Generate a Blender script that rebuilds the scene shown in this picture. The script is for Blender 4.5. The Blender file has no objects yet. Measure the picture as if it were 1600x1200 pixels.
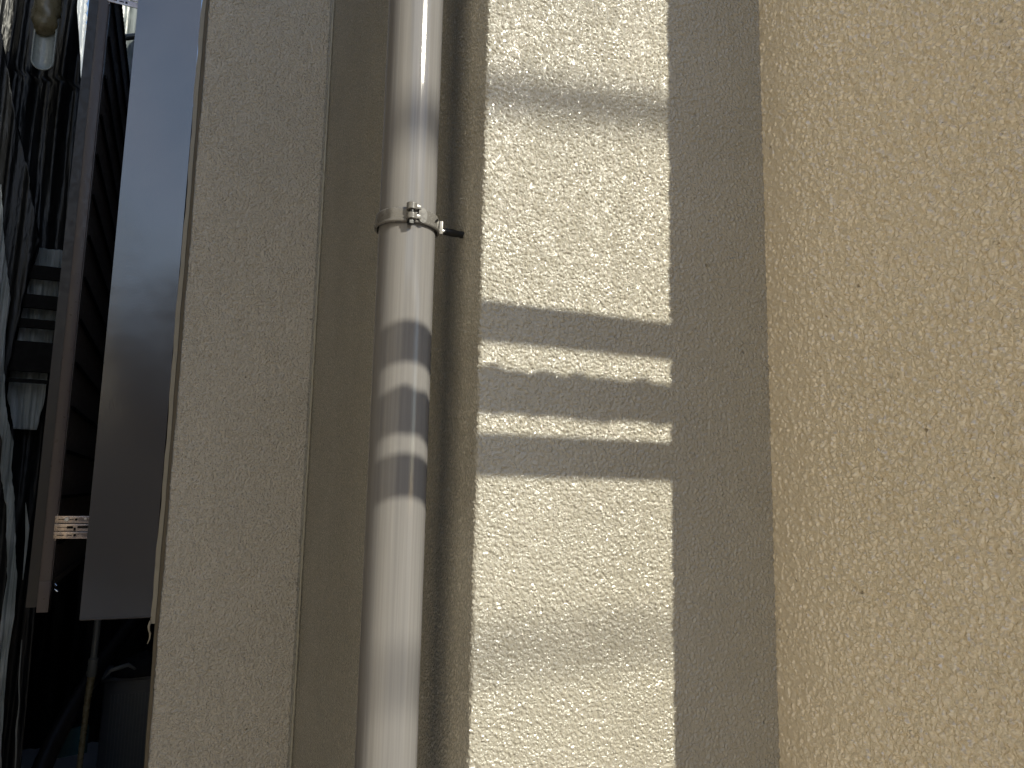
import bpy, bmesh, math, random
import numpy as np
from mathutils import Vector, Matrix

# ------------------------------------------------------------------ camera, world, sun
scene = bpy.context.scene
COL = scene.collection
R = math.radians
CZ = 1.5                                            # eye height above the ground
SUN_AZ, SUN_EL = R(22.6), R(31.0)                   # azimuth to the right of -Y

cam = bpy.data.objects.new('camera', bpy.data.cameras.new('camera'))
COL.objects.link(cam)
cam.data.sensor_width = 36.0
cam.data.lens = 27.0
cam.data.clip_start = 0.02
cam.data.clip_end = 500.0
rot = Matrix(((0.91583642, -0.0737196, -0.39472657),
              (-0.4010802, -0.12032319, -0.90810627),
              (0.01945047, 0.98999381, -0.13976383)))
cam.matrix_world = Matrix.Translation((0, 0, CZ)) @ rot.to_4x4()
scene.camera = cam

SUN_DIR = Vector((math.sin(SUN_AZ) * math.cos(SUN_EL), -math.cos(SUN_AZ) * math.cos(SUN_EL), math.sin(SUN_EL)))
sun = bpy.data.objects.new('sun', bpy.data.lights.new('sun', 'SUN'))
COL.objects.link(sun)
sun.data.energy = 4.0
sun.data.angle = R(0.5)
sun.data.color = (1.0, 0.955, 0.80)
sun.rotation_euler = SUN_DIR.to_track_quat('Z', 'Y').to_euler()

world = bpy.data.worlds.new("World")
scene.world = world
world.use_nodes = True
wn = world.node_tree
bg = wn.nodes['Background']
sky = wn.nodes.new('ShaderNodeTexSky')
sky.sky_type = 'NISHITA'
sky.sun_disc = False
sky.sun_elevation = SUN_EL
sky.sun_rotation = math.pi - SUN_AZ
sky.air_density = 1.0
sky.dust_density = 0.4
wn.links.new(sky.outputs[0], bg.inputs[0])
bg.inputs[1].default_value = 0.15

scene.view_settings.view_transform = 'Standard'
scene.view_settings.look = 'None'
scene.view_settings.exposure = 0.23
scene.view_settings.gamma = 1.0
scene.cycles.max_bounces = 10
scene.cycles.diffuse_bounces = 4
scene.cycles.glossy_bounces = 5
scene.cycles.use_denoising = True


# ------------------------------------------------------------------ helpers
def mesh_obj(name, verts, faces, mat, parent=None, smooth=False, loc=(0, 0, 0)):
    """verts in WORLD coordinates; the object's origin goes to loc (or its parent's)."""
    me = bpy.data.meshes.new(name)
    base = Vector(loc)
    if parent is not None:
        base = parent_world(parent)
    vs = [(v[0] - base.x, v[1] - base.y, v[2] - base.z) for v in verts]
    me.from_pydata(vs, [], faces)
    me.materials.append(mat)
    if smooth:
        me.shade_smooth()
    me.update()
    o = bpy.data.objects.new(name, me)
    COL.objects.link(o)
    if parent is not None:
        o.parent = parent
    else:
        o.location = base
    return o


def parent_world(o):
    v = Vector((0, 0, 0))
    while o is not None:
        v += o.location
        o = o.parent
    return v


def tag(o, label=None, cat=None, group=None, kind=None):
    if label: o['label'] = label
    if cat: o['category'] = cat
    if group: o['group'] = group
    if kind: o['kind'] = kind
    return o


def thing(name, loc, label, cat, group=None):
    o = bpy.data.objects.new(name, None)
    COL.objects.link(o)
    o.location = loc
    o.empty_display_size = 0.1
    return tag(o, label, cat, group)


class MB:
    """collects shapes into one mesh"""
    def __init__(self):
        self.v, self.f = [], []

    def add(self, vs, fs):
        n = len(self.v)
        self.v += [tuple(p) for p in vs]
        self.f += [tuple(i + n for i in f) for f in fs]
        return self

    def box(self, c, s, rotz=0.0, bev=0.0):
        bm = bmesh.new()
        bmesh.ops.create_cube(bm, size=1.0)
        for v in bm.verts:
            v.co = Vector((v.co.x * s[0], v.co.y * s[1], v.co.z * s[2]))
        if bev > 0:
            bmesh.ops.bevel(bm, geom=list(bm.edges), offset=bev, segments=2, affect='EDGES', profile=0.6)
        m = Matrix.Translation(c) @ Matrix.Rotation(rotz, 4, 'Z')
        bm.verts.index_update()
        self.add([m @ v.co for v in bm.verts], [[v.index for v in f.verts] for f in bm.faces])
        bm.free()
        return self

    def tube(self, p0, p1, r, n=20, r1=None, cap=True):
        return self.path([p0, p1], [r, r if r1 is None else r1], n, cap)

    def path(self, pts, rad, n=20, cap=True):
        pts = [Vector(p) for p in pts]
        if not hasattr(rad, '__len__'):
            rad = [rad] * len(pts)
        vs, fs = [], []
        ref = None
        for i, p in enumerate(pts):
            a = pts[max(0, i - 1)]
            b = pts[min(len(pts) - 1, i + 1)]
            t = (b - a).normalized()
            if ref is None:
                ref = Vector((0, 0, 1)) if abs(t.z) < 0.9 else Vector((1, 0, 0))
            u = (ref - t * ref.dot(t)).normalized()
            w = t.cross(u)
            ref = u
            for k in range(n):
                a_ = 2 * math.pi * k / n
                vs.append(p + (u * math.cos(a_) + w * math.sin(a_)) * rad[i])
        for i in range(len(pts) - 1):
            for k in range(n):
                k2 = (k + 1) % n
                fs.append((i * n + k, i * n + k2, (i + 1) * n + k2, (i + 1) * n + k))
        if cap:
            fs.append(tuple(range(n))[::-1])
            m = (len(pts) - 1) * n
            fs.append(tuple(range(m, m + n)))
        return self.add(vs, fs)

    def prism(self, poly, axis, a, b):
        """poly: 2-D outline; axis 'x','y','z' extruded from a to b"""
        n = len(poly)
        vs = []
        for h in (a, b):
            for (p, q) in poly:
                vs.append({'x': (h, p, q), 'y': (p, h, q), 'z': (p, q, h)}[axis])
        fs = [tuple(range(n))[::-1], tuple(range(n, 2 * n))]
        for k in range(n):
            k2 = (k + 1) % n
            fs.append((k, k2, n + k2, n + k))
        return self.add(vs, fs)

    def build(self, name, mat, parent=None, smooth_angle=None, loc=(0, 0, 0)):
        o = mesh_obj(name, self.v, self.f, mat, parent, loc=loc)
        me = o.data
        bm = bmesh.new(); bm.from_mesh(me)
        bmesh.ops.recalc_face_normals(bm, faces=bm.faces)
        bm.to_mesh(me); bm.free()
        if smooth_angle:
            me.shade_smooth()
            me.set_sharp_from_angle(angle=R(smooth_angle))
        return o


class N:
    """tiny node-tree helper"""
    def __init__(self, name):
        self.m = bpy.data.materials.new(name)
        self.m.use_nodes = True
        self.t = self.m.node_tree
        self.b = self.t.nodes['Principled BSDF']
        self.out = self.t.nodes['Material Output']
        self.tc = self.t.nodes.new('ShaderNodeTexCoord')

    def n(self, kind, **kw):
        nd = self.t.nodes.new(kind)
        for k, v in kw.items():
            if k.startswith('i_'):
                nd.inputs[k[2:].replace('_', ' ')].default_value = v
            else:
                setattr(nd, k, v)
        return nd

    def l(self, a, b):
        self.t.links.new(a, b)

    def noise(self, scale, detail=2.0, rough=0.5, dist=0.0, vec=None):
        nd = self.n('ShaderNodeTexNoise')
        nd.inputs['Scale'].default_value = scale
        nd.inputs['Detail'].default_value = detail
        nd.inputs['Roughness'].default_value = rough
        nd.inputs['Distortion'].default_value = dist
        self.l(vec if vec is not None else self.tc.outputs['Object'], nd.inputs['Vector'])
        return nd.outputs['Fac']

    def mapping(self, scale=(1, 1, 1), rotv=(0, 0, 0), vec=None):
        nd = self.n('ShaderNodeMapping')
        nd.inputs['Scale'].default_value = scale
        nd.inputs['Rotation'].default_value = rotv
        self.l(vec if vec is not None else self.tc.outputs['Object'], nd.inputs['Vector'])
        return nd.outputs[0]

    def rng(self, fac, a, b, c=0.0, d=1.0, mode='SMOOTHSTEP'):
        nd = self.n('ShaderNodeMapRange', interpolation_type=mode)
        self.l(fac, nd.inputs['Value'])
        nd.inputs['From Min'].default_value = a
        nd.inputs['From Max'].default_value = b
        nd.inputs['To Min'].default_value = c
        nd.inputs['To Max'].default_value = d
        return nd.outputs['Result']

    def math(self, op, a, b=None):
        nd = self.n('ShaderNodeMath', operation=op)
        for i, x in enumerate((a, b)):
            if x is None: continue
            if isinstance(x, (int, float)): nd.inputs[i].default_value = x
            else: self.l(x, nd.inputs[i])
        return nd.outputs[0]

    def mix(self, fac, c0, c1):
        nd = self.n('ShaderNodeMix', data_type='RGBA')
        for sock, x in ((nd.inputs[0], fac), (nd.inputs[6], c0), (nd.inputs[7], c1)):
            if isinstance(x, (int, float)): sock.default_value = x
            elif isinstance(x, tuple): sock.default_value = (*x, 1.0)
            else: self.l(x, sock)
        return nd.outputs[2]

    def bump(self, h, strength, dist=0.001, normal=None):
        nd = self.n('ShaderNodeBump')
        nd.inputs['Strength'].default_value = strength
        nd.inputs['Distance'].default_value = dist
        self.l(h, nd.inputs['Height'])
        if normal is not None: self.l(normal, nd.inputs['Normal'])
        self.l(nd.outputs[0], self.b.inputs['Normal'])
        return nd.outputs[0]

    def set(self, color=None, rough=None, metal=None, spec=None, coat=None, coatrough=None):
        b = self.b
        if color is not None:
            if isinstance(color, tuple): b.inputs['Base Color'].default_value = (*color, 1)
            else: self.l(color, b.inputs['Base Color'])
        if rough is not None:
            if isinstance(rough, (int, float)): b.inputs['Roughness'].default_value = rough
            else: self.l(rough, b.inputs['Roughness'])
        if metal is not None: b.inputs['Metallic'].default_value = metal
        if spec is not None: b.inputs['Specular IOR Level'].default_value = spec
        if coat is not None: b.inputs['Coat Weight'].default_value = coat
        if coatrough is not None: b.inputs['Coat Roughness'].default_value = coatrough
        return self


def simple(name, color, rough=0.5, metal=0.0, var=0.15, scale=30.0, spec=0.5, bumpy=0.0, bscale=200.0):
    m = N(name)
    f = m.noise(scale, 4.0, 0.6)
    c = m.mix(f, tuple(x * (1 - var) for x in color), tuple(min(1, x * (1 + var)) for x in color))
    m.set(c, m.rng(m.noise(scale * 2, 3.0), 0.3, 0.7, max(0.03, rough - 0.08), min(1, rough + 0.08)), metal, spec)
    if bumpy > 0:
        m.bump(m.noise(bscale, 2.0), bumpy, 0.001)
    return m.m


# ------------------------------------------------------------------ materials
def stucco(name, ca, cb, amp=0.0021, k=1.0, ior=1.55, fade=False):
    m = N(name)
    # roller-textured, gloss-painted stucco: soft rounded mounds of uneven size, a few pits
    warp = m.n('ShaderNodeTexNoise'); warp.inputs['Scale'].default_value = 90.0
    warp.inputs['Detail'].default_value = 1.0
    m.l(m.tc.outputs['Object'], warp.inputs['Vector'])
    wv = m.n('ShaderNodeVectorMath', operation='MULTIPLY_ADD')
    m.l(warp.outputs['Color'], wv.inputs[0]); wv.inputs[1].default_value = (0.007, 0.007, 0.007)
    m.l(m.tc.outputs['Object'], wv.inputs[2])
    cell = m.n('ShaderNodeTexVoronoi', feature='F1')
    cell.inputs['Scale'].default_value = 190.0 * k
    m.l(wv.outputs[0], cell.inputs['Vector'])
    mound = m.rng(cell.outputs['Distance'], 0.0, 0.80, 1.0, 0.0)
    blob = m.rng(m.noise(215.0 * k, 1.6, 0.5), 0.30, 0.68)
    soft = m.noise(60.0, 2.0, 0.5)
    broad = m.noise(9.0, 2.0, 0.5)
    fine = m.noise(400.0, 1.0, 0.5)
    vor = m.n('ShaderNodeTexVoronoi', feature='F1')
    vor.inputs['Scale'].default_value = 62.0
    vor.inputs['Randomness'].default_value = 1.0
    m.l(m.tc.outputs['Object'], vor.inputs['Vector'])
    pit_here = m.rng(m.noise(38.0, 1.0), 0.64, 0.70)
    pit = m.math('MULTIPLY', m.rng(vor.outputs['Distance'], 0.06, 0.22, 1.0, 0.0), pit_here)
    h = m.math('ADD', m.math('MULTIPLY', blob, 0.65), m.math('MULTIPLY', soft, 0.8))
    h = m.math('ADD', h, m.math('MULTIPLY', mound, 0.75))
    h = m.math('ADD', h, m.math('MULTIPLY', broad, 0.8))
    h = m.math('ADD', h, m.math('MULTIPLY', fine, 0.13))
    h = m.math('SUBTRACT', h, m.math('MULTIPLY', pit, 0.8))
    d = m.n('ShaderNodeDisplacement')
    d.inputs['Midlevel'].default_value = 1.5
    d.inputs['Scale'].default_value = amp
    if fade:                                         # thinner coat towards the inner corner
        sx = m.n('ShaderNodeSeparateXYZ')
        m.l(m.tc.outputs['Object'], sx.inputs[0])
        m.l(m.rng(sx.outputs['Y'], -0.20, -0.006, amp, 0.0022), d.inputs['Scale'])
    m.b.inputs['IOR'].default_value = ior
    m.l(h, d.inputs['Height'])
    m.l(d.outputs[0], m.out.inputs['Displacement'])
    m.m.displacement_method = 'BOTH'
    big = m.noise(3.0, 3.0, 0.6)
    col = m.mix(m.rng(big, 0.3, 0.7), ca, cb)
    col = m.mix(m.math('MULTIPLY', pit, 0.75), col, (0.19, 0.165, 0.12))
    m.set(col, m.rng(m.noise(20.0, 3.0), 0.3, 0.7, 0.08, 0.16), spec=1.0)
    return m.m


def pipe_paint():
    m = N('painted_pvc')
    st = m.noise(60.0, 4.0, 0.6, vec=m.mapping((5.0, 5.0, 0.06)))
    rough = m.noise(40.0, 3.0, 0.6, vec=m.mapping((1, 1, 0.15)))
    speck = m.noise(900.0, 1.0)
    col = m.mix(m.rng(st, 0.3, 0.7), (0.195, 0.186, 0.179), (0.232, 0.221, 0.213))
    m.set(col, m.rng(rough, 0.3, 0.7, 0.05, 0.11), spec=0.5)
    h = m.math('ADD', m.math('MULTIPLY', st, 1.0), m.math('MULTIPLY', speck, 0.12))
    m.bump(h, 0.30, 0.0006)
    return m.m


def panel_paint():
    m = N('dark_gloss_panel')
    wav = m.noise(7.0, 2.0, 0.5)
    peel_where = m.rng(m.noise(4.5, 2.0, 0.5), 0.46, 0.62)
    peel = m.math('MULTIPLY', m.noise(210.0, 2.0, 0.55), peel_where)
    h = m.math('ADD', m.math('MULTIPLY', wav, 3.0), m.math('MULTIPLY', peel, 0.22))
    m.set(m.mix(m.noise(6.0, 3.0), (0.036, 0.033, 0.031), (0.044, 0.040, 0.038)), 0.20, spec=1.0, coat=0.5, coatrough=0.10)
    m.bump(h, 0.55, 0.001)
    m.b.inputs['IOR'].default_value = 1.65
    return m.m


def sheet_mat(name, c0, c1, rough=0.3, trans=0.0, wr=1.0, spec=0.6):
    m = N(name)
    f1 = m.noise(6.0, 3.0, 0.5, 1.2, vec=m.mapping((3.0, 3.0, 0.6)))
    f2 = m.noise(22.0, 2.0, 0.5, 0.8, vec=m.mapping((3.0, 3.0, 0.7)))
    m.set(m.mix(m.rng(f1, 0.35, 0.65), c0, c1), rough, spec=spec)
    h = m.math('ADD', m.math('MULTIPLY', f1, 4.0), m.math('MULTIPLY', f2, 1.2))
    nrm = m.bump(h, 0.30 * wr, 0.006)
    if trans > 0:
        tr = m.n('ShaderNodeBsdfTranslucent')
        tr.inputs[0].default_value = (0.85, 0.88, 0.9, 1)
        mx = m.n('ShaderNodeMixShader')
        mx.inputs[0].default_value = trans
        m.l(m.b.outputs[0], mx.inputs[1]); m.l(tr.outputs[0], mx.inputs[2])
        m.l(mx.outputs[0], m.out.inputs[0])
    return m.m


STUCCO = stucco('cream_stucco_paint', (0.375, 0.348, 0.284), (0.42, 0.39, 0.322))
STUCCO_REC = stucco('lightened_recess_stucco_paint', (0.61, 0.55, 0.45), (0.66, 0.595, 0.49), 0.0036, 0.85)  # same house paint, lightened so the colour carries daylight on the recessed wall
STUCCO_BOUNCE_LIT = stucco('bounce_lit_stucco_paint', (0.79, 0.675, 0.49), (0.83, 0.71, 0.525), 0.0042, 0.72, 2.1, True)  # same house paint, warm bounce light put into the projecting wall's colour
STUCCO_PLAIN = simple('cream_gloss_paint', (0.48, 0.44, 0.34), 0.16, spec=0.9, bumpy=0.5, bscale=300)
PIPE = pipe_paint()
PANEL = panel_paint()
BLACK_SHEET = sheet_mat('black_mesh_sheet', (0.004, 0.0045, 0.005), (0.011, 0.012, 0.013), 0.38, spec=0.35)
PALE_SHEET = sheet_mat('pale_plastic_sheet', (0.20, 0.23, 0.23), (0.42, 0.46, 0.47), 0.3, 0.35, 0.8)
WHITE_SHEET = sheet_mat('white_plastic_sheet', (0.7, 0.72, 0.74), (0.85, 0.87, 0.9), 0.25, 0.75)
TRIM = simple('sealant_trim', (0.36, 0.32, 0.24), 0.45, bumpy=0.4)
TRIM_BROWN = simple('brown_sealant', (0.15, 0.12, 0.075), 0.6, bumpy=0.4)
BROWN_ALU = simple('brown_aluminium', (0.105, 0.080, 0.074), 0.35, 0.0, 0.08)
SLAT = simple('dark_brown_slat', (0.075, 0.055, 0.045), 0.5)
DARK_ALU = simple('dark_aluminium', (0.030, 0.024, 0.021), 0.4, 0.0, 0.1)
BLACKISH = simple('blackened_metal', (0.006, 0.006, 0.006), 0.8, spec=0.15)
BRACKET = simple('bronze_bracket', (0.42, 0.35, 0.32), 0.25, 0.85, 0.1)
STEEL = simple('zinc_steel', (0.75, 0.76, 0.78), 0.22, 1.0, 0.1)
GALV = simple('galvanised_tube', (0.42, 0.43, 0.44), 0.35, 0.7, 0.1)
CLAMP = simple('painted_clamp', (0.165, 0.155, 0.142), 0.28, 0.0, 0.06, 60, 0.55, 0.15, 300)
CLAMP_RAW = simple('bare_clamp_edge', (0.38, 0.36, 0.33), 0.3, 0.2, 0.1)
RUBBER = simple('black_rubber', (0.010, 0.010, 0.010), 0.35, bumpy=0.3)
DARK_WALL = simple('dark_siding', (0.020, 0.019, 0.019), 0.7)
WHITE_BOX = simple('dark_grey_casing', (0.10, 0.11, 0.125), 0.45)  # the white unit's casing, one even dark grey
GREY_PVC = simple('grey_pvc', (0.14, 0.15, 0.15), 0.35)
TAPE = simple('yellowed_tape', (0.17, 0.145, 0.085), 0.3, bumpy=0.6, bscale=60)
GLAZE = simple('pale_end_cap', (0.33, 0.36, 0.34), 0.25, bumpy=0.5, bscale=120)
TEAL = simple('teal_plastic', (0.02, 0.09, 0.11), 0.5)
CLOTH = simple('black_cloth', (0.008, 0.008, 0.009), 0.9)
GROUND = simple('ground_concrete', (0.40, 0.37, 0.35), 0.9, scale=4, bumpy=0.5, bscale=60)
NEIGH = simple('neighbour_wall', (0.20, 0.155, 0.14), 0.8, scale=2)
BOUNCE_WALL = simple('cream_bounce_surface', (0.80, 0.68, 0.50), 0.7, scale=3)  # for the added block that bounces sunlight

# ------------------------------------------------------------------ ground
gm = MB()
gm.add([(-60, -60, 0), (60, -60, 0), (60, 60, 0), (-60, 60, 0)], [(0, 1, 2, 3)])
tag(gm.build('ground', GROUND), kind='structure')

# ------------------------------------------------------------------ the stucco house corner
C_Y, E_X, F_Y, H_X, H_END = 2.136, 0.3332, 0.870, 0.7885, 0.452
TOP = 4.9
FR = 0.0045                                          # corner radius

def arange_pts(a, b, step):
    n = max(1, int(round(abs(b - a) / step)))
    return list(np.linspace(a, b, n + 1))

def arc(cx, cy, r, a0, a1, n, sign):
    """points on a corner arc with outward normals (sign +1 convex, -1 concave)"""
    out = []
    for k in range(n + 1):
        a = a0 + (a1 - a0) * k / n
        out.append((cx + r * math.cos(a), cy + r * math.sin(a), sign * math.cos(a), sign * math.sin(a)))
    return out

B_ = 0.008                                           # how far before a corner one part hands over to the next
segs = {}
# recessed wall: left return, convex corner, face towards -Y
seg = [(-0.008, y, -1, 0) for y in (2.9, 2.6, 2.3, 2.2, 2.16)]
seg += arc(-0.008 + FR, C_Y + FR, FR, math.pi, 1.5 * math.pi, 4, 1)
seg += [(x, C_Y, 0, -1) for x in arange_pts(-0.008 + FR, E_X - FR - B_, 0.003)[1:]]
segs['recessed_wall'] = seg
# side wall: concave corner, face towards -X, up to just before the pier's corner
seg = [(E_X - FR - B_, C_Y, 0, -1), (E_X - FR - B_ / 2, C_Y, 0, -1)]
seg += arc(E_X - FR, C_Y - FR, FR, 0.5 * math.pi, 0.0, 4, -1)
seg += [(E_X, y, -1, 0) for y in arange_pts(C_Y - FR, 1.15, 0.0055)[1:]]
seg += [(E_X, y, -1, 0) for y in arange_pts(1.15, F_Y + FR + B_, 0.0022)[1:]]
segs['side_wall'] = seg
# pier face: convex corner, face towards -Y, to just before the concave corner
seg = [(E_X, y, -1, 0) for y in arange_pts(F_Y + FR + B_, F_Y + FR, 0.002)[:-1]]
seg += arc(E_X + FR, F_Y + FR, FR, math.pi, 1.5 * math.pi, 5, 1)
seg += [(x, F_Y, 0, -1) for x in arange_pts(E_X + FR, H_X - FR - B_, 0.00165)[1:]]
seg += [(x, F_Y, 0, -1) for x in arange_pts(H_X - FR - B_, H_X + 0.012, 0.0017)[1:]]   # carried on behind the inner corner
segs['pier_face'] = seg
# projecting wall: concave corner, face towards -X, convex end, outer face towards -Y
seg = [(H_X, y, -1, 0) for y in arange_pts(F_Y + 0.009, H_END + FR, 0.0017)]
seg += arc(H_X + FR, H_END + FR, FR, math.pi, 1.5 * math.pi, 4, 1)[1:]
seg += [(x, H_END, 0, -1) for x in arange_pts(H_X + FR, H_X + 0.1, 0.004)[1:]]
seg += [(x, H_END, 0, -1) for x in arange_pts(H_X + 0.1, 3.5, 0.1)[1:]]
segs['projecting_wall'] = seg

zr = arange_pts(0.0, 0.72, 0.06) + arange_pts(0.72, 1.12, 0.0034)[1:] + arange_pts(1.12, 2.32, 0.0017)[1:] \
    + arange_pts(2.32, 2.98, 0.0034)[1:] + arange_pts(2.98, TOP, 0.07)[1:]
zr = np.array(zr)

house = thing('stucco_house', (E_X, F_Y, 0),
              'cream stucco house corner with glossy bumpy paint, stepped recess behind the downpipe', 'house')

def strip_mesh(name, prof, parent, mat):
    p = np.array(prof)
    nc, nz = len(p), len(zr)
    base = parent_world(parent)
    co = np.empty((nz, nc, 3), dtype=np.float32)
    co[:, :, 0] = p[None, :, 0] - base.x
    co[:, :, 1] = p[None, :, 1] - base.y
    co[:, :, 2] = zr[:, None] - base.z
    idx = np.arange(nz * nc, dtype=np.int32).reshape(nz, nc)
    q = np.stack([idx[:-1, :-1], idx[:-1, 1:], idx[1:, 1:], idx[1:, :-1]], axis=-1).reshape(-1, 4)
    me = bpy.data.meshes.new(name)
    me.vertices.add(nz * nc)
    me.vertices.foreach_set('co', co.ravel())
    me.loops.add(q.size)
    me.loops.foreach_set('vertex_index', q.ravel())
    me.polygons.add(len(q))
    me.polygons.foreach_set('loop_start', np.arange(0, q.size, 4, dtype=np.int32))
    me.polygons.foreach_set('use_smooth', np.ones(len(q), dtype=bool))
    me.materials.append(mat)
    me.update(calc_edges=True)
    me.validate()
    # outward normals: check the first face of the last flat run
    f = me.polygons[len(q) // 2]
    col = (len(q) // 2) % (nc - 1)
    want = Vector((p[col][2], p[col][3], 0))
    if f.normal.dot(want) < 0:
        me.flip_normals()
    o = bpy.data.objects.new(name, me)
    COL.objects.link(o)
    o.parent = parent
    return o

for nm, prof in segs.items():
    strip_mesh(nm, prof, house, {'projecting_wall': STUCCO_BOUNCE_LIT, 'recessed_wall': STUCCO_REC}.get(nm, STUCCO))
# paint ridges built up along the inner corners
for (cx, cy, rr_, z0, z1) in ((E_X - 0.0035, C_Y - 0.0035, 0.0036, 0.6, 3.1),):
    zs_ = np.linspace(z0, z1, 500)
    rn = random.Random(int(cx * 1000))
    MB().path([(cx + 0.0007 * rn.uniform(-1, 1), cy + 0.0007 * rn.uniform(-1, 1), z) for z in zs_],
              [rr_ * rn.uniform(0.6, 1.15) for _ in zs_], 8).build('corner_ridge', STUCCO_PLAIN, house, 80)
# body of the house behind the faces (top and hidden sides)
bd = MB()
poly = [(-0.003, 2.9), (-0.003, C_Y + 0.01), (E_X + 0.01, C_Y + 0.01), (E_X + 0.01, F_Y + 0.01), (H_X + 0.01, F_Y + 0.01),
        (H_X + 0.01, H_END + 0.01), (3.5, H_END + 0.01), (3.5, 9.0), (0.0, 9.0), (0.0, 2.9)]
bd.prism(poly, 'z', 0.0, TOP - 0.01)
bd.build('core', DARK_WALL, house)
# sealant edge at the recessed wall's left corner
tr = MB()
rnd = random.Random(3)
zz = np.linspace(1.165, TOP, 240)
def ribbon(mb, zs, x0f, x1f, y, th):
    vs, fs = [], []
    for z in zs:
        a, b = x0f(z), x1f(z)
        vs += [(a, y, z), (b, y, z), (b, y + th, z), (a, y + th, z)]
    for i in range(len(zs) - 1):
        k = i * 4
        for j in range(4):
            j2 = (j + 1) % 4
            fs.append((k + j, k + j2, k + 4 + j2, k + 4 + j))
    fs.append((3, 2, 1, 0)); m = (len(zs) - 1) * 4; fs.append((m, m + 1, m + 2, m + 3))
    mb.add(vs, fs)
wob = lambda z: 0.0012 * math.sin(z * 9.0) + 0.0008 * math.sin(z * 31 + 1) + 0.0004 * math.sin(z * 83)
ribbon(tr, zz, lambda z: -0.0245 + wob(z), lambda z: -0.0145 + 0.5 * wob(z), 2.1290, 0.02)
tr.build('edge_trim', TRIM, house, 40)
tr = MB()
ribbon(tr, np.linspace(0.0, TOP, 400), lambda z: -0.0146 + 0.5 * wob(z), lambda z: -0.0062 + 0.6 * wob(z * 1.7), 2.1325, 0.02)
o = tr.build('sealant_joint', TRIM_BROWN, house, 40)

# torn curl of sealant under the panel
tc = MB()
tc.path([(-0.026, 2.127, 1.172), (-0.0285, 2.122, 1.160), (-0.027, 2.120, 1.150), (-0.024, 2.124, 1.143), (-0.0245, 2.128, 1.130), (-0.0285, 2.128, 1.118)],
        [0.0022, 0.003, 0.002, 0.0024, 0.0018, 0.001], 8)
tag(tc.build('torn_sealant', TRIM, None, 60), 'torn curl of pale sealant sticking out below the dark panel', 'sealant')

# ------------------------------------------------------------------ dark glossy panel
def dark_panel():
    t = thing('metal_panel', (-0.1, 2.15, 1.18), 'tall dark glossy metal panel reflecting blue sky, left of the stucco', 'panel')
    nx, nz = 26, 340
    vs, fs = [], []
    x0, x1, z0, z1 = -0.1795, -0.0255, 1.182, 4.4
    for j in range(nz + 1):
        z = z0 + (z1 - z0) * j / nz
        for i in range(nx + 1):
            u = i / nx
            x = x0 + (x1 - x0) * u
            y = 2.131 + 0.0016 * math.sin(z * 5.3 + 1.0) * math.sin(u * 3.1) + 0.0009 * math.sin(z * 13 + u * 2)
                  # rolled left edge
            vs.append((x, y, z))
    for j in range(nz):
        for i in range(nx):
            k = j * (nx + 1) + i
            fs.append((k, k + 1, k + nx + 2, k + nx + 1))
    o = mesh_obj('face_sheet', vs, fs, PANEL, t, smooth=True)
    b = MB().box(((x0 + x1) / 2, 2.151, (z0 + z1) / 2), (x1 - x0 - 0.002, 0.024, z1 - z0 - 0.002))
    b.build('backing', PANEL, t)
    b = MB().box(((x0 + x1) / 2 + 0.001, 2.1335, z0 - 0.001), (x1 - x0, 0.012, 0.003), bev=0.001)
    b.build('bottom_lip', DARK_ALU, t)
    return t
dark_panel()

# ------------------------------------------------------------------ downpipe and its clamp
PX, PY, PR = 0.2574, 0.948, 0.0372
def downpipe():
    n = 96
    vs, fs = [], []
    zs = list(np.linspace(0.0, TOP, 60))
    for z in zs:
        for k in range(n):
            a = 2 * math.pi * k / n
            vs.append((PX + PR * math.cos(a), PY + PR * math.sin(a), z))
    for i in range(len(zs) - 1):
        for k in range(n):
            k2 = (k + 1) % n
            fs.append((i * n + k, i * n + k2, (i + 1) * n + k2, (i + 1) * n + k))
    o = mesh_obj('downpipe', vs, fs, PIPE, None, True, (PX, PY, 0))
    tag(o, 'glossy grey beige vertical downpipe in front of the side wall, crossed by three shadows', 'pipe')
downpipe()

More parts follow.
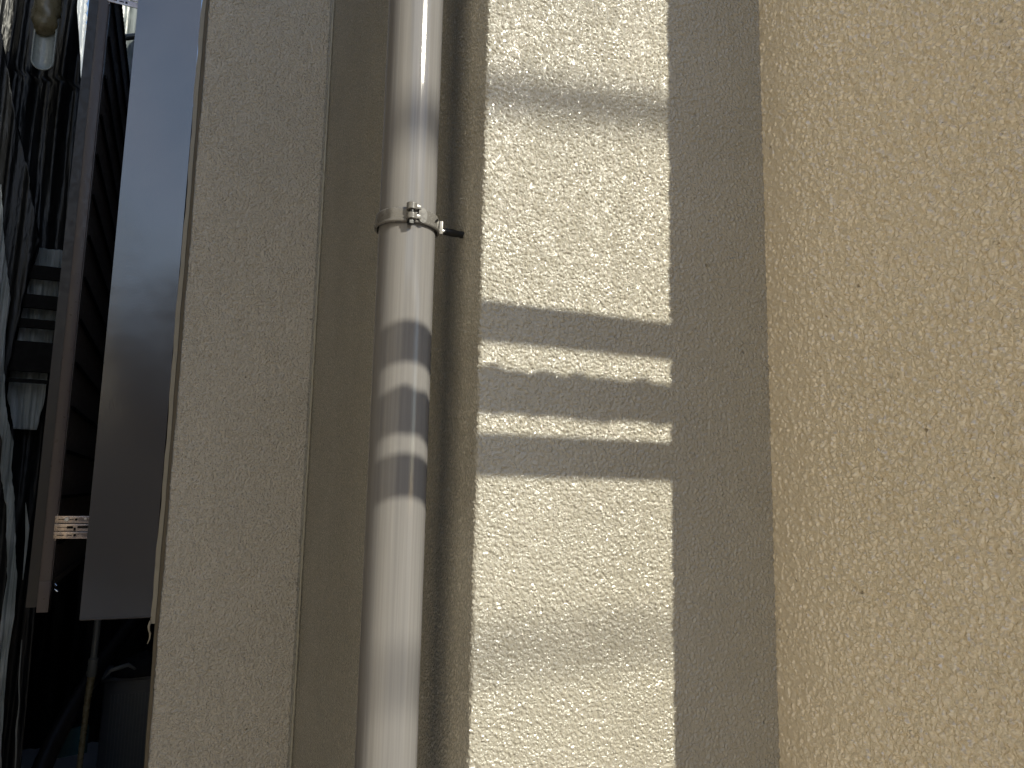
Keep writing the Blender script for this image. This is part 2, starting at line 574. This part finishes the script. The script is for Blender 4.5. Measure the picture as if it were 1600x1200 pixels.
def clamp():
    Z0 = 1.8455
    t = thing('pipe_clamp', (PX, PY, Z0), 'grey metal clamp ring with hinge knuckles around the downpipe', 'pipe clamp')
    # ring profile (radius, height), swept round the pipe; flanges top and bottom
    prof = [(0.0396, -0.0095), (0.0420, -0.0095), (0.0430, -0.0082), (0.0430, -0.0062), (0.0408, -0.0050), (0.0412, 0.0010),
            (0.0415, 0.0068), (0.0410, 0.0088), (0.0398, 0.0100), (0.0378, 0.0100)]
    n = 120
    vs, fs = [], []
    for k in range(n):
        a = 2 * math.pi * k / n
        # angle from the front (-Y) direction
        fa = (a + math.pi / 2 + math.pi) % (2 * math.pi) - math.pi
        bulge = 0.0016 * math.exp(-((fa + 0.75) / 0.16) ** 2) + 0.0010 * math.exp(-((fa - 0.75) / 0.25) ** 2)
        for i, (r, z) in enumerate(prof):
            rr = r + (bulge if 3 < i < 8 else 0)
            vs.append((PX + rr * math.cos(a), PY + rr * math.sin(a), Z0 + z))
    m = len(prof)
    for k in range(n):
        k2 = (k + 1) % n
        for i in range(m):
            i2 = (i + 1) % m
            fs.append((k * m + i, k2 * m + i, k2 * m + i2, k * m + i2))
    o = mesh_obj('ring', vs, fs, CLAMP, t, True)
    o.data.set_sharp_from_angle(angle=R(35))
    def at(ang, r, z):                               # ang from -Y, positive to the right
        return Vector((PX + r * math.sin(ang), PY - r * math.cos(ang), Z0 + z))
    # hinge knuckles near the front
    a0 = R(-9)
    for z0, z1 in ((0.0050, 0.0142), (-0.0075, 0.0008)):
        k = MB()
        c0, c1 = at(a0, 0.0445, z0), at(a0, 0.0445, z1)
        k.path([c0, c0 + Vector((0, 0, 0.0006)), c1 - Vector((0, 0, 0.0010)), c1], [0.0060, 0.0068, 0.0068, 0.0054], 24)
        k.build('knuckle', CLAMP, t, 40)
    k = MB(); k.tube(at(a0, 0.0445, -0.0118), at(a0, 0.0445, 0.0055), 0.0042, 16)
    k.build('hinge_pin', RUBBER, t, 40)
    k = MB(); k.tube(at(a0 - R(1), 0.0445, -0.0135), at(a0 - R(1), 0.0445, -0.0098), 0.0052, 6)
    k.build('pin_nut', RUBBER, t, 30)
    # flat tongue right of the hinge
    k = MB()
    for s in (0,):
        ang = R(10)
        c = at(ang, 0.0425, 0.0)
        mrot = Matrix.Translation(c) @ Matrix.Rotation(ang, 4, 'Z')
        prof2 = []
        for q in range(28):
            th = 2 * math.pi * q / 28
            prof2.append((0.0060 * math.cos(th) * (1.0), 0.0098 * math.copysign(abs(math.sin(th)) ** 0.8, math.sin(th))))
        vs = [mrot @ Vector((p[0], -0.0028, p[1])) for p in prof2] + [mrot @ Vector((p[0], 0.0025, p[1])) for p in prof2]
        nn = len(prof2)
        fs = [tuple(range(nn))[::-1], tuple(range(nn, 2 * nn))] + [(q, (q + 1) % nn, nn + (q + 1) % nn, nn + q) for q in range(nn)]
        k.add(vs, fs)
    k.build('hinge_plate', CLAMP, t, 50)
    # web between knuckles and plate
    k = MB(); 
    for z in (0.0096, -0.0030):
        c = at(R(0.5), 0.0438, z)
        k.box(c, (0.0095, 0.0050, 0.0056), R(2), 0.0008)
    k.build('hinge_web', CLAMP, t, 40)
    # slot (dark opening) and the hook tab at the right
    k = MB(); c = at(R(46), 0.0424, 0.0012)
    mr = Matrix.Translation(c) @ Matrix.Rotation(R(46), 4, 'Z') @ Matrix.Rotation(R(-38), 4, 'Y')
    hv = [(-0.005, -0.0006, 0.0), (-0.001, -0.0006, 0.0016), (0.005, -0.0006, 0.0012), (0.0045, -0.0006, -0.0016), (0.0, -0.0006, -0.0016)]
    vv = [mr @ Vector(p) for p in hv] + [mr @ (Vector(p) + Vector((0, 0.002, 0))) for p in hv]
    nn = len(hv)
    k.add(vv, [tuple(range(nn))[::-1], tuple(range(nn, 2 * nn))] + [(q, (q + 1) % nn, nn + (q + 1) % nn, nn + q) for q in range(nn)])
    k.build('slot', RUBBER, t)
    k = MB(); c = at(R(76), 0.0440, -0.0012)
    k.box(c, (0.0046, 0.0100, 0.0175), R(-12), 0.0008)
    k.build('end_tab', CLAMP_RAW, t, 40)
    # bolt with black sleeve running to the side wall
    p0 = at(R(80), 0.0455, -0.0035); p1 = Vector((E_X + 0.004, 0.942, Z0 - 0.0035))
    k = MB(); k.tube(p0 - (p1 - p0) * 0.15, p1, 0.0030, 14)
    k.build('bolt', STEEL, t, 40)
    k = MB()
    d = p1 - p0
    k.path([p0 + d * s for s in (0.08, 0.10, 0.30, 0.40, 0.55, 0.72, 0.78, 0.93)],
           [0.0036, 0.0046, 0.0046, 0.0052, 0.0050, 0.0042, 0.0050, 0.0048], 18)
    k.build('sleeve', RUBBER, t, 40)
clamp()

# ------------------------------------------------------------------ scaffold behind the camera (casts the bands)
def guard_rail():
    t = thing('guard_rail', (0.5, -0.03, 0.0), 'galvanised three bar guard rail behind the photographer', 'guard rail')
    K = 0.651 * 0.85
    for z in (1.7105 + K, 1.6225 + K, 1.5450 + K):
        MB().tube((0.46, 0.02, z), (2.6, 0.02, z), 0.0225, 28).build('rail', GALV, t, 40)
    rr = random.Random(8)
    z = 1.6225 + K
    pts = [(x, 0.02, z + 0.0045 * rr.uniform(-0.3, 1)) for x in np.linspace(0.60, 1.02, 26)]
    MB().path(pts, [0.0222 + 0.0045 * rr.random() for _ in pts], 20).build('tape_wrap', BLACKISH, t, 60)
    for x in (0.46, 2.6):
        MB().tube((x, -0.025, 0), (x, -0.025, 2.6), 0.0243, 24).build('post', GALV, t, 40)
guard_rail()

def scaffold():
    t = thing('yard_scaffold', (1.0, -3.1, 0.0), 'steel scaffold frame standing in the yard behind the photographer', 'scaffold')
    def zr_(zf, y): return zf + 0.651 * (F_Y - y)
    for zf, y, r, sl in ((2.030, -5.0, 0.022, 0.115), (1.315, -6.0, 0.012, 0.03)):
        xm = 0.84 - 0.4167 * y
        MB().tube((0.2, y, zr_(zf, y) + sl * (0.2 - xm)), (5.5, y, zr_(zf, y) + sl * (5.5 - xm)), r, 24).build('ledger', GALV, t, 40)
    for x in (0.3, 4.3):
        MB().tube((x, -5.05, 0), (x, -5.05, 7.2), 0.0243, 24).build('standard', GALV, t, 40)
scaffold()

# neighbouring house across the yard, and an added block that bounces sunlight
nb = thing('neighbour_house', (-1, -7.5, 0), 'dark shaded neighbouring house across the yard', 'house')
MB().box((-1.5, -9.0, 1.95), (14, 3.0, 3.9)).build('wall', NEIGH, nb)
MB().prism([(-11.0, 3.9), (-7.0, 3.9), (-9.0, 4.6)], 'x', -8.9, 5.9).build('roof', DARK_WALL, nb)

ls = thing('added_bounce_house', (-1.45, -1.45, 0), 'added cream block out of view at left, bouncing sunlight onto the projecting wall', 'house')  # added out of view to throw warm sunlight onto the projecting wall
MB().box((-1.45, -1.45, 2.0), (0.5, 4.3, 4.0)).build('wall', BOUNCE_WALL, ls)
MB().prism([(-1.8, 4.0), (-1.12, 4.0), (-1.5, 4.3)], 'y', -3.65, 0.72).build('roof', DARK_WALL, ls)

# ------------------------------------------------------------------ alley at the far left
tag(MB().box((-1.35, 6.0, 3.0), (0.12, 5.6, 6.0)).build('alley_wall', DARK_WALL), 'dark siding wall closing the alley on its left side', 'wall')
bw = MB().box((-0.6, 6.9, 1.9), (1.5, 0.1, 3.8)).build('end_wall', DARK_WALL)
tag(bw, 'black wall at the far end of the narrow alley', 'wall')

def screen():
    t = thing('louvre_screen', (-0.36, 3.0, 1.1), 'brown aluminium lattice screen with upright end post beside the alley', 'screen')
    MB().box((-0.3635, 3.03, 2.65), (0.033, 0.06, 3.11), bev=0.0015).build('end_post', BROWN_ALU, t, 40)
    MB().box((-0.397, 3.035, 2.62), (0.031, 0.045, 3.05)).build('channel', DARK_ALU, t)
    MB().box((-0.3625, 3.028, 1.130), (0.034, 0.064, 0.10), bev=0.001).build('post_cap', BROWN_ALU, t, 40)
    MB().box((-0.3455, 3.012, 2.66), (0.003, 0.008, 3.05)).build('bead', BROWN_ALU, t)
    sl = MB()
    for i in range(40):
        y = 3.09 + i * 0.032
        sl.box((-0.352, y, 2.34), (0.010, 0.012, 2.36))
    sl.build('slats', SLAT, t)
    cr = MB()
    for j in range(15):
        cr.box((-0.344, 3.6, 1.30 + j * 0.155), (0.006, 1.06, 0.012))
    cr.build('crossbars', BLACKISH, t)
    MB().box((-0.352, 3.62, 1.148), (0.028, 1.12, 0.022)).build('bottom_rail', BLACKISH, t)
    tp = MB()
    for i in range(34):
        tp.box((-0.350, 3.09 + i * 0.032, 1.172), (0.020, 0.014, 0.022), 0.5)
    tp.build('slat_feet', DARK_ALU, t)
    # solid dark backing, its far top corner cut back
    MB().prism([(3.09, 1.16), (4.40, 1.16), (4.40, 3.52), (3.09, 3.52)], 'x', -0.375, -0.368).build('backing', BLACKISH, t)
    sc = MB(); sc.tube((-0.338, 3.035, 1.165), (-0.331, 3.030, 1.158), 0.006, 12)
    sc.tube((-0.336, 3.03, 1.148), (-0.326, 3.026, 1.141), 0.0045, 12)
    sc.build('screw', STEEL, t, 40)
screen()

def bracket(z, zname, label):
    t = thing('slotted_bracket', (-0.30, 3.0, z), label, 'bracket', 'slotted brackets joining the screen post and the panel')
    for k, dz in enumerate((0.026, 0.0, -0.026)):
        MB().box((-0.29, 2.999, z + dz), (0.125, 0.004, 0.0225), bev=0.0008).build('strip', BRACKET, t, 40)
        s = MB()
        if k != 1:
            s.box((-0.332, 2.9965, z + dz), (0.020, 0.003, 0.0022))
            s.box((-0.306, 2.9965, z + dz), (0.016, 0.003, 0.0022)); s.box((-0.290, 2.9965, z + dz), (0.007, 0.003, 0.007))
        else:
            s.box((-0.328, 2.9965, z), (0.030, 0.003, 0.002)); s.box((-0.306, 2.9965, z), (0.018, 0.003, 0.008))
            s.box((-0.263, 2.9965, z + 0.001), (0.042, 0.003, 0.007)); s.box((-0.292, 2.9965, z - 0.006), (0.006, 0.003, 0.009))
        s.build('slot', BLACKISH, t)
    for x, dz, r in ((-0.318, 0.026, 0.0085), (-0.262, 0.028, 0.005)):
        MB().tube((x, 2.9985, z + dz), (x, 2.9925, z + dz), r, 20, r * 0.75).build('screw_head', STEEL, t, 40)
    MB().box((-0.35, 3.004, z), (0.01, 0.006, 0.088)).build('fixing_tab', BRACKET, t)
bracket(1.355, 'low', 'bronze slotted bracket low down between the brown post and dark panel')
bracket(3.300, 'high', 'bronze slotted bracket at the top between the brown post and dark panel')

def ip(tab):
    tab = sorted(tab)
    zs_ = [t[0] for t in tab]; xs_ = [t[1] for t in tab]
    return lambda z: float(np.interp(z, zs_, xs_))

# hanging sheets
def curtain(name, mat, x0f, x1f, z0, z1, y, amp, nx, nz, seed, label, cat, folds=3.0, thick=0.003, group=None):
    rr = random.Random(seed)
    ph = [rr.uniform(0, 6.28) for _ in range(8)]
    vs, fs = [], []
    for j in range(nz + 1):
        z = z0 + (z1 - z0) * j / nz
        a, b = x0f(z), x1f(z)
        for i in range(nx + 1):
            u = i / nx
            x = a + (b - a) * u
            w = math.sin(x * folds * 11 + ph[0] + 0.9 * math.sin(z * 1.7 + ph[1])) * 0.55 \
                + math.sin(x * folds * 27 + ph[2] + 1.3 * math.sin(z * 2.9 + ph[3])) * 0.28 \
                + math.sin(x * folds * 60 + z * 3.0 + ph[4] + 1.5 * math.sin(z * 5 + ph[5])) * 0.14 \
                + math.sin(z * 7 + x * 20 + ph[6]) * 0.10
            vs.append((x, y + amp * w, z))
    for j in range(nz):
        for i in range(nx):
            k = j * (nx + 1) + i
            fs.append((k, k + 1, k + nx + 2, k + nx + 1))
    o = mesh_obj(name, vs, fs, mat, None, True, ((x0f(z0) + x1f(z0)) / 2, y, z0))
    md = o.modifiers.new('thick', 'SOLIDIFY'); md.thickness = thick
    return tag(o, label, cat, group)

curtain('mesh_sheet', BLACK_SHEET, lambda z: -1.25, lambda z: (-0.513 + 0.126 * max(0, 3.47 - z)) if z > 3.13 else -0.44, 0.05, 5.5, 3.46, 0.035, 90, 220, 5,
        'black crumpled scaffold mesh sheet hanging at the far left edge', 'scaffold sheet', 4.0)
curtain('mesh_sheet', BLACK_SHEET, lambda z: -1.3, lambda z: 0.0, 0.0, 4.02, 5.3, 0.05, 60, 100, 11,
        'black mesh sheet hanging deep in the alley behind the lattice screen', 'scaffold sheet', 2.0)
bpy.context.scene.objects['mesh_sheet'].name = 'scaffold_sheet'
# unseen sheet added on the open left side to darken pipe reflections (towards +Y)
sv, sf = [], []
for j in range(41):
    z = 5.4 * j / 40
    for i in range(61):
        y = 0.76 + 2.9 * i / 60
        sv.append((-1.22 + 0.03 * math.sin(y * 9 + math.sin(z)) + 0.012 * math.sin(y * 31 + z * 2), y, z))
for j in range(40):
    for i in range(60):
        k = j * 61 + i
        sf.append((k, k + 1, k + 62, k + 61))
o = mesh_obj('scaffold_sheet', sv, sf, BLACK_SHEET, None, True, (-1.22, 0.76, 0))
o.modifiers.new('thick', 'SOLIDIFY').thickness = 0.003
tag(o, 'black scaffold mesh sheet lining the left side of the passage beside the cream house', 'scaffold sheet')
# white sheet with daylight on it, next to the post
curtain('plastic_sheet', WHITE_SHEET, lambda z: -1.12, lambda z: -0.908 - 0.052 * (z - 5.27) + 0.010 * abs(math.sin(z * 40)), 4.60, 6.0, 6.5, 0.012, 30, 400, 21,
        'bright white plastic sheet strip beside the top of the brown post', 'plastic sheet', 5.0)
curtain('plastic_sheet', PALE_SHEET, lambda z: -0.57 if z > 3.9 else -0.47, lambda z: -0.395, 3.45, 4.9, 5.0, 0.02, 14, 100, 31,
        'silvery crumpled plastic strip seen between lattice screen and blue panel', 'plastic sheet', 6.0)
# pale sheet seen in gaps between dark boards
curtain('plastic_sheet', PALE_SHEET,
        ip([(2.403, -0.544), (2.271, -0.568), (2.118, -0.582), (1.967, -0.593), (1.82, -0.595), (1.70, -0.565)]),
        ip([(2.43, -0.46), (2.13, -0.465), (1.828, -0.474), (1.70, -0.490)]),
        1.70, 2.41, 3.40, 0.010, 40, 120, 41, 'pale plastic sheet seen in gaps between dark boards, left of the brown post', 'plastic sheet', 9.0)
for (za, zb, x0, lab) in ((2.327, 2.275, -0.585, 'topmost of the dark boards crossing the pale plastic sheet'),
                          (2.212, 2.160, -0.600, 'second dark board from the top across the pale plastic sheet'),
                          (2.117, 2.083, -0.608, 'third and narrow dark board across the pale plastic sheet'),
                          (2.030, 1.915, -0.620, 'broadest dark board across the pale plastic sheet'),
                          (1.887, 1.873, -0.612, 'thin dark batten lowest across the pale plastic sheet')):
    b = MB().box(((x0 - 0.44) / 2, 3.355, (za + zb) / 2), (-0.44 - x0, 0.02, za - zb), bev=0.001).build('board', BLACKISH, None)
    tag(b, lab, 'board', 'dark boards across the pale sheet')
# dark veil of the mesh hanging half across the boards
curtain('scaffold_sheet', BLACK_SHEET, lambda z: -1.1,
        ip([(0.0, -0.50), (1.2, -0.52), (1.55, -0.56), (1.75, -0.60), (1.90, -0.590), (2.1, -0.575), (2.3, -0.555), (2.42, -0.535), (2.7, -0.60), (2.9, -0.66), (3.5, -0.80)]),
        0.0, 3.5, 3.325, 0.012, 80, 260, 52, 'front fold of black crinkled mesh sheet left of the dark boards', 'scaffold sheet', 7.0)
# bright highlight on the black sheet's fold, built as a pale strip
curtain('plastic_sheet', PALE_SHEET,
        ip([(2.6, -0.70), (2.309, -0.649), (2.19, -0.636), (2.045, -0.640), (1.903, -0.63), (1.762, -0.61), (1.647, -0.575), (1.555, -0.572), (1.418, -0.541), (1.281, -0.526), (1.169, -0.511), (1.036, -0.516), (0.905, -0.525), (0.752, -0.53), (0.517, -0.52), (0.1, -0.50)]),
        ip([(2.6, -0.67), (2.312, -0.627), (2.169, -0.597), (2.048, -0.600), (1.905, -0.593), (1.764, -0.575), (1.648, -0.541), (1.555, -0.540), (1.418, -0.513), (1.281, -0.500), (1.168, -0.486), (1.034, -0.481), (0.903, -0.488), (0.751, -0.485), (0.516, -0.470), (0.1, -0.44)]),
        0.1, 2.6, 3.27, 0.010, 16, 300, 61, 'pale crinkled plastic sheet edge winding down the far left edge', 'plastic sheet', 14.0)
def smooth_path(p, r, n=6):
    P, Q = [], []
    for i in range(len(p) - 1):
        a, b, c, d = [Vector(p[max(0, min(len(p) - 1, i + k))]) for k in (-1, 0, 1, 2)]
        for s in range(n):
            t = s / n
            P.append(0.5 * ((2 * b) + (c - a) * t + (2 * a - 5 * b + 4 * c - d) * t * t + (3 * b - a - 3 * c + d) * t ** 3))
            Q.append(r[i] + (r[i + 1] - r[i]) * t)
    P.append(Vector(p[-1])); Q.append(r[-1])
    return P, Q
curtain('plastic_sheet', PALE_SHEET, ip([(1.43, -0.478), (1.30, -0.4665), (1.16, -0.462)]), ip([(1.43, -0.4765), (1.34, -0.457), (1.25, -0.4575), (1.16, -0.460)]),
        1.16, 1.43, 3.24, 0.002, 4, 60, 71, 'short glinting sliver of plastic sheet left of the low bracket', 'plastic sheet', 9.0, 0.001)
P_, Q_ = smooth_path([(-0.439, 3.2, 0.962), (-0.435, 3.2, 0.834), (-0.427, 3.2, 0.749), (-0.427, 3.2, 0.666), (-0.419, 3.2, 0.541), (-0.42, 3.2, 0.3)], [0.0015, 0.0022, 0.0018, 0.003, 0.002, 0.002])
tag(MB().path(P_, Q_, 8).build('cord', GREY_PVC, None, 80), 'thin pale cord hanging at the lower left by the dark alley', 'cord')

# capped tube end at the top left
def cap():
    t = thing('capped_tube', (-0.572, 3.2, 3.28), 'hanging tube end with pale rounded tip and yellowed tape wrap', 'tube end')
    # open half-round channel with a rounded tip
    vs, fs = [], []
    W, D = 0.035, 0.022
    zs = list(np.linspace(3.044, 3.40, 24))
    rows = []
    for z in zs:
        s = 1.0 if z > 3.082 else math.sqrt(max(0.05, 1 - ((3.082 - z) / 0.038) ** 2))
        row = []
        for k in range(17):
            a = math.pi * k / 16
            row.append((-0.570 - W * s * math.cos(a), 3.2 + D * s * math.sin(a), z + 0.0))
        rows.append(row)
    for r_ in rows: vs += r_
    for i in range(len(rows) - 1):
        for k in range(16):
            q = i * 17 + k
            fs.append((q, q + 1, q + 18, q + 17))
    fs.append(tuple(range(17)))
    o = mesh_obj('channel', vs, fs, GLAZE, t, True)
    md = o.modifiers.new('thick', 'SOLIDIFY'); md.thickness = 0.004
    # rim
    rim = [Vector((-0.570 - W, 3.198, z)) for z in np.linspace(3.40, 3.082, 8)]
    rim += [Vector((-0.570 - W * math.cos(a), 3.198, 3.082 - 0.038 * math.sin(a))) for a in np.linspace(0.15, math.pi - 0.15, 14)]
    rim += [Vector((-0.570 + W, 3.198, z)) for z in np.linspace(3.082, 3.40, 8)]
    MB().path(rim, 0.0034, 8).build('rim', GLAZE, t, 80)
    rr = random.Random(4)
    tp = MB()
    n = 26
    zs = [3.196, 3.201, 3.213, 3.226, 3.242, 3.254, 3.272, 3.291, 3.316, 3.346, 3.383, 3.42]
    rad = [0.025, 0.033, 0.038, 0.042, 0.044, 0.043, 0.048, 0.046, 0.044, 0.046, 0.047, 0.048]
    vs, fs = [], []
    for i, z in enumerate(zs):
        for k in range(n):
            a = 2 * math.pi * k / n
            r_ = rad[i] * (1 + 0.07 * math.sin(3 * a + i) + 0.05 * rr.uniform(-1, 1))
            vs.append((-0.574 + r_ * math.cos(a), 3.197 + r_ * 0.75 * math.sin(a), z + 0.010 * math.cos(a + 1) * (1 if i < 4 else 0.4)))
    for i in range(len(zs) - 1):
        for k in range(n):
            k2 = (k + 1) % n
            fs.append((i * n + k, i * n + k2, (i + 1) * n + k2, (i + 1) * n + k))
    fs.append(tuple(range(n))[::-1]); fs.append(tuple(range((len(zs) - 1) * n, len(zs) * n)))
    tp.add(vs, fs)
    tp.build('tape_wrap', TAPE, t, 70)
cap()

# lower alley clutter, very dark
def outdoor_unit():
    t = thing('outdoor_unit', (-0.13, 4.6, 0.0), 'dim white boxy outdoor unit at the bottom of the dark alley', 'air conditioner')
    MB().box((-0.02, 4.75, 0.27), (0.46, 0.30, 0.46), bev=0.012).build('casing', WHITE_BOX, t, 40)
    MB().box((-0.02, 4.74, 0.508), (0.48, 0.33, 0.018), bev=0.006).build('lid', WHITE_BOX, t, 40)
    g = MB()
    for i in range(12):
        g.box((-0.21 + i * 0.016, 4.597, 0.25), (0.004, 0.006, 0.36))
    g.build('grille', GREY_PVC, t)
    MB().box((-0.18, 4.66, 0.02), (0.05, 0.2, 0.04)).build('foot', GREY_PVC, t)
    MB().box((0.12, 4.66, 0.02), (0.05, 0.2, 0.04)).build('foot', GREY_PVC, t)
outdoor_unit()
def cloth_lump():
    bm = bmesh.new()
    bmesh.ops.create_uvsphere(bm, u_segments=24, v_segments=14, radius=1.0)
    rr = random.Random(2)
    for v in bm.verts:
        k = 1 + 0.12 * math.sin(v.co.x * 5 + v.co.y * 3) + 0.08 * rr.uniform(-1, 1)
        v.co = Vector((v.co.x * 0.12 * k - 0.09, v.co.y * 0.09 * k + 4.64, max(0.0, v.co.z) * 0.10 * k + 0.518))
    bm.verts.index_update()
    k = MB().add([v.co for v in bm.verts], [[v.index for v in f.verts] for f in bm.faces]); bm.free()
    tag(k.build('cloth', CLOTH, None, 60), 'black cloth bundled on top of the outdoor unit', 'cloth')
cloth_lump()
def drain():
    t = thing('drain_pipe', (-0.262, 4.0, 0.0), 'thin grey drain pipe with a wider socket deep in the alley', 'pipe')
    MB().path([(-0.258, 4.0, 1.9), (-0.262, 4.0, 1.0), (-0.266, 4.0, 0.72)], 0.014, 20).build('pipe', GREY_PVC, t, 40)
    MB().path([(-0.266, 4.0, 0.735), (-0.266, 4.0, 0.73), (-0.268, 4.0, 0.66), (-0.268, 4.0, 0.655)], [0.016, 0.021, 0.021, 0.017], 20).build('socket', GREY_PVC, t, 40)
    MB().path([(-0.268, 4.0, 0.66), (-0.276, 4.0, 0.54), (-0.29, 4.0, 0.0)], [0.017, 0.013, 0.011], 20).build('lower_pipe', TAPE, t, 40)
drain()
P_, Q_ = smooth_path([(-0.10, 4.9, 0.80), (-0.22, 4.5, 0.68), (-0.33, 4.1, 0.52), (-0.40, 3.8, 0.36), (-0.42, 3.5, 0.18)], [0.034, 0.035, 0.036, 0.038, 0.040], 14)
Q_ = [q * (1 + 0.05 * (i % 2)) for i, q in enumerate(Q_)]
tag(MB().path(P_, Q_, 22).build('duct_hose', DARK_ALU, None, 80), 'dark ribbed hose slanting down into the alley', 'hose')
tag(MB().box((-0.33, 4.12, 0.36), (0.12, 0.06, 0.12), 0.3, 0.006).build('teal_crate', TEAL, None, 40), 'small teal plastic box on the alley floor', 'box')
hk = MB().path([(-0.235, 4.2, 0.60), (-0.20, 4.18, 0.64), (-0.13, 4.2, 0.655), (-0.10, 4.22, 0.63)], [0.006, 0.010, 0.010, 0.006], 10)
tag(hk.build('hose_loop', GREY_PVC, None, 80), 'pale curl of hose in front of the outdoor unit', 'hose')
MB_ = MB().tube((-0.62, 4.7, 4.00), (-0.36, 4.7, 4.10), 0.018, 16)
tag(MB_.build('scaffold_tube', GREY_PVC, None, 40), 'pale scaffold tube crossing the gap at the top left', 'scaffold tube')
